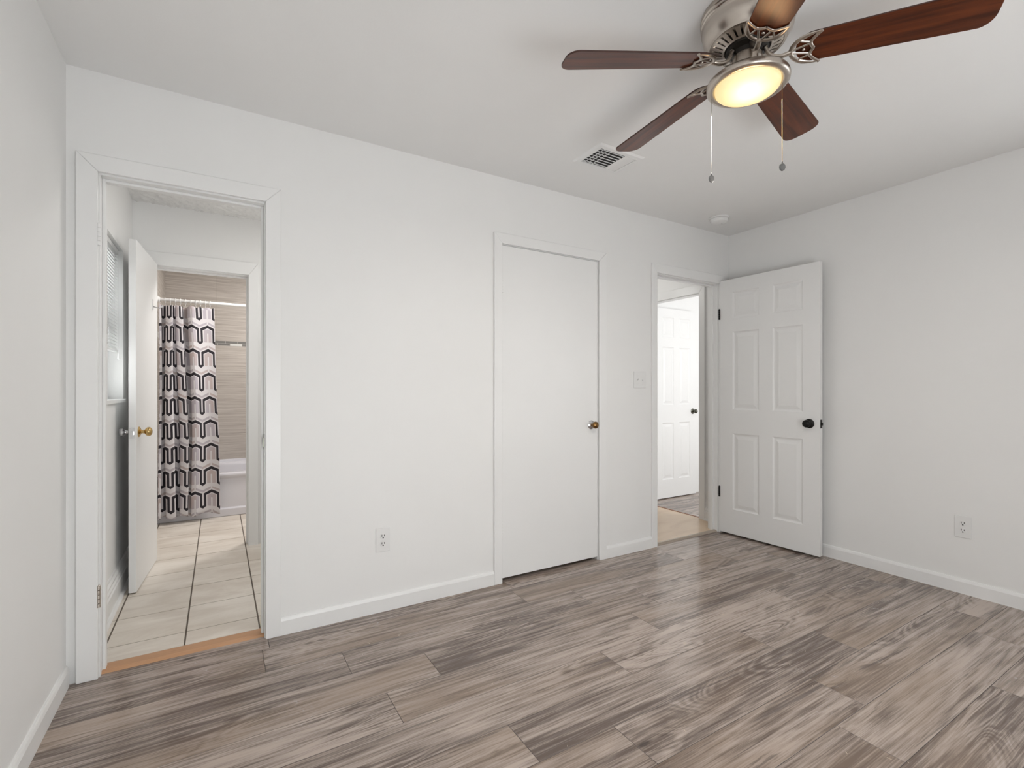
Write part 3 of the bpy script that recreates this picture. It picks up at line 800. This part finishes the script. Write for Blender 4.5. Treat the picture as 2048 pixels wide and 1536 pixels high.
sw = empty('light_switch'); sw.matrix_world = axes((3.124, 0, 1.2335), (1, 0, 0), (0, 0, 1), (0, -1, 0))
tag(sw, 'white double light switch between closet and hall doorway', 'light switch')
bm = bmesh.new(); prism(bm, [(-0.060, -0.060), (0.060, -0.060), (0.060, 0.060), (-0.060, 0.060)], Matrix(), 0.0005, 0.006)
obj('cover_plate', bm, M['plastic'], sw, bevel=0.003)
for s in (-1, 1):
    bm = bmesh.new(); box(bm, s*0.023-0.0052, s*0.023+0.0052, -0.012, 0.012, 0.0055, 0.0066); k_ = obj('toggle_frame', bm, M['plastic'], sw)
    bm = bmesh.new(); prism(bm, [(0.0060, -0.006), (0.0175, -s*0.008-0.0035), (0.0175, -s*0.008+0.0025), (0.0060, 0.006)], axes((s*0.023, 0, 0), (0, 0, 1), (0, 1, 0), (1, 0, 0)), -0.0035, 0.0035)
    obj('toggle', bm, M['plastic'], sw, bevel=0.001)
    for v in (0.030, -0.030):
        bm = bmesh.new(); lathe(bm, [(0.003, 0.0055), (0.003, 0.0068), (0.0015, 0.0072)], 12, Matrix.Translation((s*0.023, v, 0))); obj('screw', bm, M['plastic'], sw)

# ------------------------------------------------------------------ smoke detector and ceiling vent
sd = empty('smoke_detector', (3.702, -0.235, H)); tag(sd, 'round white smoke detector on ceiling near the far corner', 'smoke detector')
bm = bmesh.new(); lathe(bm, [(0.072, 0), (0.072, -0.008), (0.069, -0.011), (0.060, -0.011)], 48); obj('mounting_base', bm, M['plastic'], sd, smooth_=True)
bm = bmesh.new(); lathe(bm, [(0.059, -0.010), (0.062, -0.014), (0.062, -0.020), (0.058, -0.032), (0.046, -0.040), (0.020, -0.043), (0.001, -0.043)], 48); obj('cover', bm, M['plastic'], sd, smooth_=True)
bm = bmesh.new(); lathe(bm, [(0.0085, -0.0425), (0.0085, -0.0455), (0.001, -0.046)], 20, Matrix.Translation((0.012, -0.020, 0))); obj('test_button', bm, M['plastic'], sd, smooth_=True)

vx0, vx1, vy0, vy1 = 2.205, 2.525, -0.625, -0.385
av = empty('ceiling_vent', ((vx0+vx1)/2, (vy0+vy1)/2, H)); tag(av, 'white louvred air vent on the ceiling behind a fan blade tip', 'vent')
bm = bmesh.new()
ox0, ox1, oy0, oy1 = vx0+0.035, vx1-0.035, vy0+0.035, vy1-0.035
zf = H-0.008
def ringface(bm, A, B, za, zb_):
    a = [bm.verts.new((*p, za)) for p in A]; b_ = [bm.verts.new((*p, zb_)) for p in B]
    for i in range(4): bm.faces.new((a[i], a[(i+1) % 4], b_[(i+1) % 4], b_[i]))
rc = lambda x0, x1, y0, y1: [(x0, y0), (x1, y0), (x1, y1), (x0, y1)]
ringface(bm, rc(vx0, vx1, vy0, vy1), rc(vx0+0.010, vx1-0.010, vy0+0.010, vy1-0.010), H, zf)
ringface(bm, rc(vx0+0.010, vx1-0.010, vy0+0.010, vy1-0.010), rc(ox0, ox1, oy0, oy1), zf, zf)
ringface(bm, rc(ox0, ox1, oy0, oy1), rc(ox0, ox1, oy0, oy1), zf, H+0.0)
loc_obj('frame', bm, M['trim'], av)
loc_obj('duct_shade_sheet', boxes((ox0, ox1, oy0, oy1, H-0.0012, H-0.0004)), M['hole'], av)  # flat black sheet standing in for the shade inside the duct
bm = bmesh.new()
for k in range(7):   # slats along x in the middle field
    yc = oy0+0.014+k*(oy1-oy0-0.024)/6.1
    box(bm, ox0+0.002, ox0+0.172, yc-0.0012, yc+0.0012, H-0.0052, H-0.0015)
for k in range(3):   # thin bars along y crossing them
    xc = ox0+0.022+k*0.026
    box(bm, xc-0.0012, xc+0.0012, oy0, oy1, H-0.0085, H-0.0060)
loc_obj('louvre', bm, M['trim'], av)
bm = bmesh.new()
for k in range(4):   # broad angled slats on the right
    xc = ox0+0.178+k*0.021
    a = [bm.verts.new(p) for p in ((xc, oy0, H-0.0015), (xc+0.018, oy0, H-0.0100), (xc+0.018, oy1-0.0, H-0.0100), (xc, oy1-0.0, H-0.0015), (xc+0.001, oy0, H-0.0008), (xc+0.0195, oy0, H-0.0092), (xc+0.0195, oy1, H-0.0092), (xc+0.001, oy1, H-0.0008))]
    for f in ((0, 1, 2, 3), (7, 6, 5, 4), (0, 4, 5, 1), (1, 5, 6, 2), (2, 6, 7, 3), (3, 7, 4, 0)): bm.faces.new([a[i] for i in f])
loc_obj('louvre', bm, M['trim'], av)

# ------------------------------------------------------------------ ceiling fan
FC = Vector((2.051, -1.539, H)); fan = empty('ceiling_fan', FC)
tag(fan, 'brushed nickel ceiling fan with five walnut blades and a lit bowl', 'ceiling fan')
ZB = -0.160     # blade plane below the ceiling
bm = bmesh.new()
lathe(bm, [(0.100, -0.0002), (0.1470, -0.0002), (0.1490, -0.006), (0.1490, -0.018), (0.1445, -0.020), (0.1440, -0.024), (0.1482, -0.026), (0.1480, -0.031), (0.1438, -0.033), (0.1434, -0.037), (0.1466, -0.039), (0.1462, -0.044), (0.1430, -0.046),
           (0.1425, -0.062), (0.1385, -0.076), (0.1290, -0.090), (0.1225, -0.098), (0.1215, -0.104), (0.1200, -0.1075), (0.1165, -0.1075)], 96)
obj('motor_housing', bm, M['nickel'], fan, smooth_=True, autos=60)
# slotted lower ring: radial bars round a dark core
bm = bmesh.new(); ns = 30
for k in range(ns):
    a0 = 2*PI*(k+0.16)/ns; a1 = 2*PI*(k+0.84)/ns
    q = []
    for (r, z) in ((0.1165, -0.1060), (0.074, -0.1230), (0.074, -0.1205), (0.1165, -0.1030)):
        q.append([bm.verts.new((r*math.cos(a), r*math.sin(a), z)) for a in (a0, a1)])
    for i in range(4): bm.faces.new((q[i][0], q[i][1], q[(i+1) % 4][1], q[(i+1) % 4][0]))
    bm.faces.new([q[i][0] for i in range(4)]); bm.faces.new([q[i][1] for i in (3, 2, 1, 0)])
lathe(bm, [(0.1180, -0.1080), (0.1120, -0.1095), (0.1110, -0.1070), (0.1175, -0.1040)], 96, cap0=False, cap1=False)
lathe(bm, [(0.0800, -0.1215), (0.0740, -0.1245), (0.0720, -0.1230), (0.0780, -0.1190)], 72, cap0=False, cap1=False)
obj('vent_ring', bm, M['nickel'], fan)
bm = bmesh.new(); lathe(bm, [(0.1150, -0.095), (0.1130, -0.100), (0.074, -0.112), (0.066, -0.128), (0.050, -0.136), (0.045, -0.150), (0.001, -0.150)], 60)
obj('motor', bm, M['darkmotor'], fan, smooth_=True)

tx, ty, droop = 0.045, 0.025, 0.069
def blade_mesh():
    bm = bmesh.new(); L0, L1, hw0, hw1, th = 0.142, 0.643, 0.056, 0.0680, 0.0055
    out = []
    for k in range(13):     # rounded root
        a = PI/2+PI*k/12; out.append((L0+0.050+0.050*math.cos(a), hw0*math.sin(a)))
    rt_, rb = 0.045, 0.045
    for k in range(9):
        a = -PI/2+PI/2*k/8; out.append((L1-rb*0.8+rb*0.8*math.cos(a), -hw1+rb+rb*math.sin(a)))
    for k in range(9):
        a = PI/2*k/8; out.append((L1-rt_*0.8+rt_*0.8*math.cos(a), hw1-rt_+rt_*math.sin(a)))
    top = [bm.verts.new((x, y, th/2)) for x, y in out]; bot = [bm.verts.new((x, y, -th/2)) for x, y in out]
    bm.faces.new(top); bm.faces.new(list(reversed(bot)))
    n = len(out)
    for i in range(n):
        f = bm.faces.new((bot[i], bot[(i+1) % n], top[(i+1) % n], top[i])); f.material_index = 1
    return bm
def bracket_mesh():
    """trident under the blade root, local frame of the blade; z down is -"""
    bm = bmesh.new(); z = -0.007
    P = lambda *a: spline([(x, y, z+(a2 if len(q) > 2 else 0)) for q in a for x, y, a2 in [(q[0], q[1], q[2] if len(q) > 2 else 0)]], 6)
    for s in (1, -1):
        tube(bm, P((0.128, 0.0), (0.134, s*0.022), (0.152, s*0.042), (0.180, s*0.054), (0.212, s*0.060)), [0.0072]*16+[0.0068, 0.0062, 0.0056, 0.0050, 0.0044, 0.0038, 0.0032, 0.0026, 0.002], 8, 0.6)
        tube(bm, P((0.212, s*0.060), (0.196, s*0.044), (0.184, s*0.026), (0.186, s*0.012), (0.193, 0.0)), 0.0052, 8, 0.7)
        tube(bm, P((0.130, s*0.004), (0.150, s*0.010), (0.184, s*0.020)), 0.0036, 8, 0.7)
        tube(bm, P((0.148, s*0.038), (0.166, s*0.030), (0.184, s*0.024)), 0.0034, 8, 0.7)
    for (x, y) in ((0.165, 0.0),):
        lathe(bm, [(0.005, z+0.002), (0.005, z-0.001), (0.002, z-0.0028)], 12, Matrix.Translation((x, y, 0)))
    return bm
PITCH = math.radians(-12.5)
bprot = None; brprot = None
for i in range(5):
    a = math.radians(157.46 - 72*i)
    slope = -droop + tx*math.cos(a) + ty*math.sin(a)
    rot = Matrix.Rotation(a, 4, 'Z') @ Matrix.Rotation(-math.atan(slope), 4, 'Y') @ Matrix.Rotation(PITCH, 4, 'X')
    mxl = Matrix.Translation((0, 0, ZB)) @ rot
    if bprot is None:
        bprot = obj('blade', blade_mesh(), None, fan, mats=[M['blade'], M['bladeedge']], bevel=0.0012)
        b_ = bprot
        brprot = obj('blade_bracket', bracket_mesh(), M['nickel'], b_, smooth_=True, autos=60); br = brprot
    else:
        b_ = bprot.copy(); C.objects.link(b_); b_.parent = fan
        br = brprot.copy(); C.objects.link(br); br.parent = b_
    b_.matrix_local = mxl
    # curved arm from the motor to the bracket (in fan space)
    e = mxl @ Vector((0.130, 0, -0.007)); cs = Vector((math.cos(a), math.sin(a), 0))
    pts = spline([cs*0.050+Vector((0, 0, -0.118)), cs*0.056+Vector((0, 0, -0.140)), cs*0.072+Vector((0, 0, e.z*0.5-0.079)), cs*0.098+Vector((0, 0, e.z-0.003)), e], 7)
    bm = bmesh.new(); tube(bm, pts, [0.0100]*8+[0.0092]*(len(pts)-8), 12, 0.7)
    arm = obj('blade_arm', bm, M['nickel'], fan, smooth_=True, autos=70)

# light kit
lk = bpy.data.objects.new('light_kit', None)
bm = bmesh.new()
lathe(bm, [(0.040, -0.146), (0.047, -0.150), (0.048, -0.197), (0.060, -0.202), (0.083, -0.209), (0.105, -0.218), (0.120, -0.226), (0.128, -0.233), (0.1300, -0.240), (0.1290, -0.247), (0.125, -0.252), (0.116, -0.255), (0.108, -0.253), (0.1045, -0.249), (0.103, -0.241), (0.090, -0.236), (0.001, -0.233)], 96)
pan = obj('light_kit', bm, M['nickel'], fan, smooth_=True, autos=60)
for k in range(3):
    a = math.radians(-100+120*k); bm = bmesh.new()
    box(bm, 0.046, 0.052, -0.008, 0.008, -0.190, -0.168, mx=Matrix.Rotation(a, 4, 'Z')); obj('mounting_clip', bm, M['nickel'], pan, bevel=0.002)
bm = bmesh.new()
prof = [(0.1025, -0.244), (0.1025, -0.252)]
for k in range(1, 13):
    t = k/12*PI/2; prof.append((0.1020*math.cos(t)+0.0005, -0.252-0.034*math.sin(t)))
lathe(bm, prof, 72)
obj('glass_shade', bm, M['shade'], fan, smooth_=True, autos=80)
bulb = bpy.data.lights.new('fan_bulb_light', 'POINT'); bulb.energy = 0.95; bulb.color = (1.0, 0.58, 0.27); bulb.shadow_soft_size = 0.05
bo = bpy.data.objects.new('fan_bulb_light', bulb); C.objects.link(bo); bo.location = FC+Vector((-0.0, -0.0, -0.33))
# pull chains with round pendants
for (x, y, zt_, zp) in ((-0.050, 0.103, -0.250, -0.536), (0.078, -0.075, -0.250, -0.534)):
    bm = bmesh.new(); z = zt_
    tube(bm, [(x, y, zt_+0.004), (x, y, zp+0.012)], 0.0006, 5)
    while z > zp+0.014:
        bmesh.ops.create_icosphere(bm, subdivisions=1, radius=0.0013, matrix=Matrix.Translation((x, y, z))); z -= 0.0042
    ch = obj('pull_chain', bm, M['pendant'] if x < 0 else M['bronze'], fan, smooth_=True)
    bm = bmesh.new()
    mm = Matrix.Translation((x, y, zp)) @ Matrix.Rotation(math.radians(-18 if x < 0 else -30), 4, 'Z') @ Matrix.Rotation(PI/2, 4, 'X')
    lathe(bm, [(0.0085, -0.0020), (0.0098, -0.0026), (0.0102, -0.001), (0.0102, 0.001), (0.0098, 0.0026), (0.0085, 0.0020), (0.001, 0.0020)], 24, mm @ Matrix.Diagonal((1.0, 1.25, 1.0, 1.0)))
    lathe(bm, [(0.0016, 0.010), (0.0022, 0.012), (0.0022, 0.018), (0.001, 0.020)], 10, Matrix.Translation((x, y, zp)))
    obj('chain_pendant', bm, M['pendant'], ch, smooth_=True)

# ------------------------------------------------------------------ little wood chips on the floor
bm = bmesh.new(); rg = random.Random(4)
def chip(x, y, l, w, a):
    mx = Matrix.Translation((x, y, 0.0)) @ Matrix.Rotation(a, 4, 'Z')
    box(bm, -l/2, l/2, -w/2, w/2, 0.0002, 0.0002+w*0.6, mx=mx)
for k in range(120):
    x = rg.uniform(0.9, 3.9); y = rg.uniform(-2.0, -0.25)
    chip(x, y, rg.uniform(0.004, 0.014), rg.uniform(0.0007, 0.0015), rg.uniform(0, PI))
for k in range(60):
    chip(rg.gauss(2.9, 0.35), min(-0.3, rg.gauss(-0.8, 0.25)), rg.uniform(0.004, 0.014), rg.uniform(0.0007, 0.0014), rg.uniform(0, PI))
M['chip'] = paint('pale_wood_chip', sr(215, 196, 176), 0.6)
o = obj('wood_debris', bm, M['chip']); tag(o, 'tiny pale wood splinters scattered over the laminate floor', 'debris', kind='stuff')
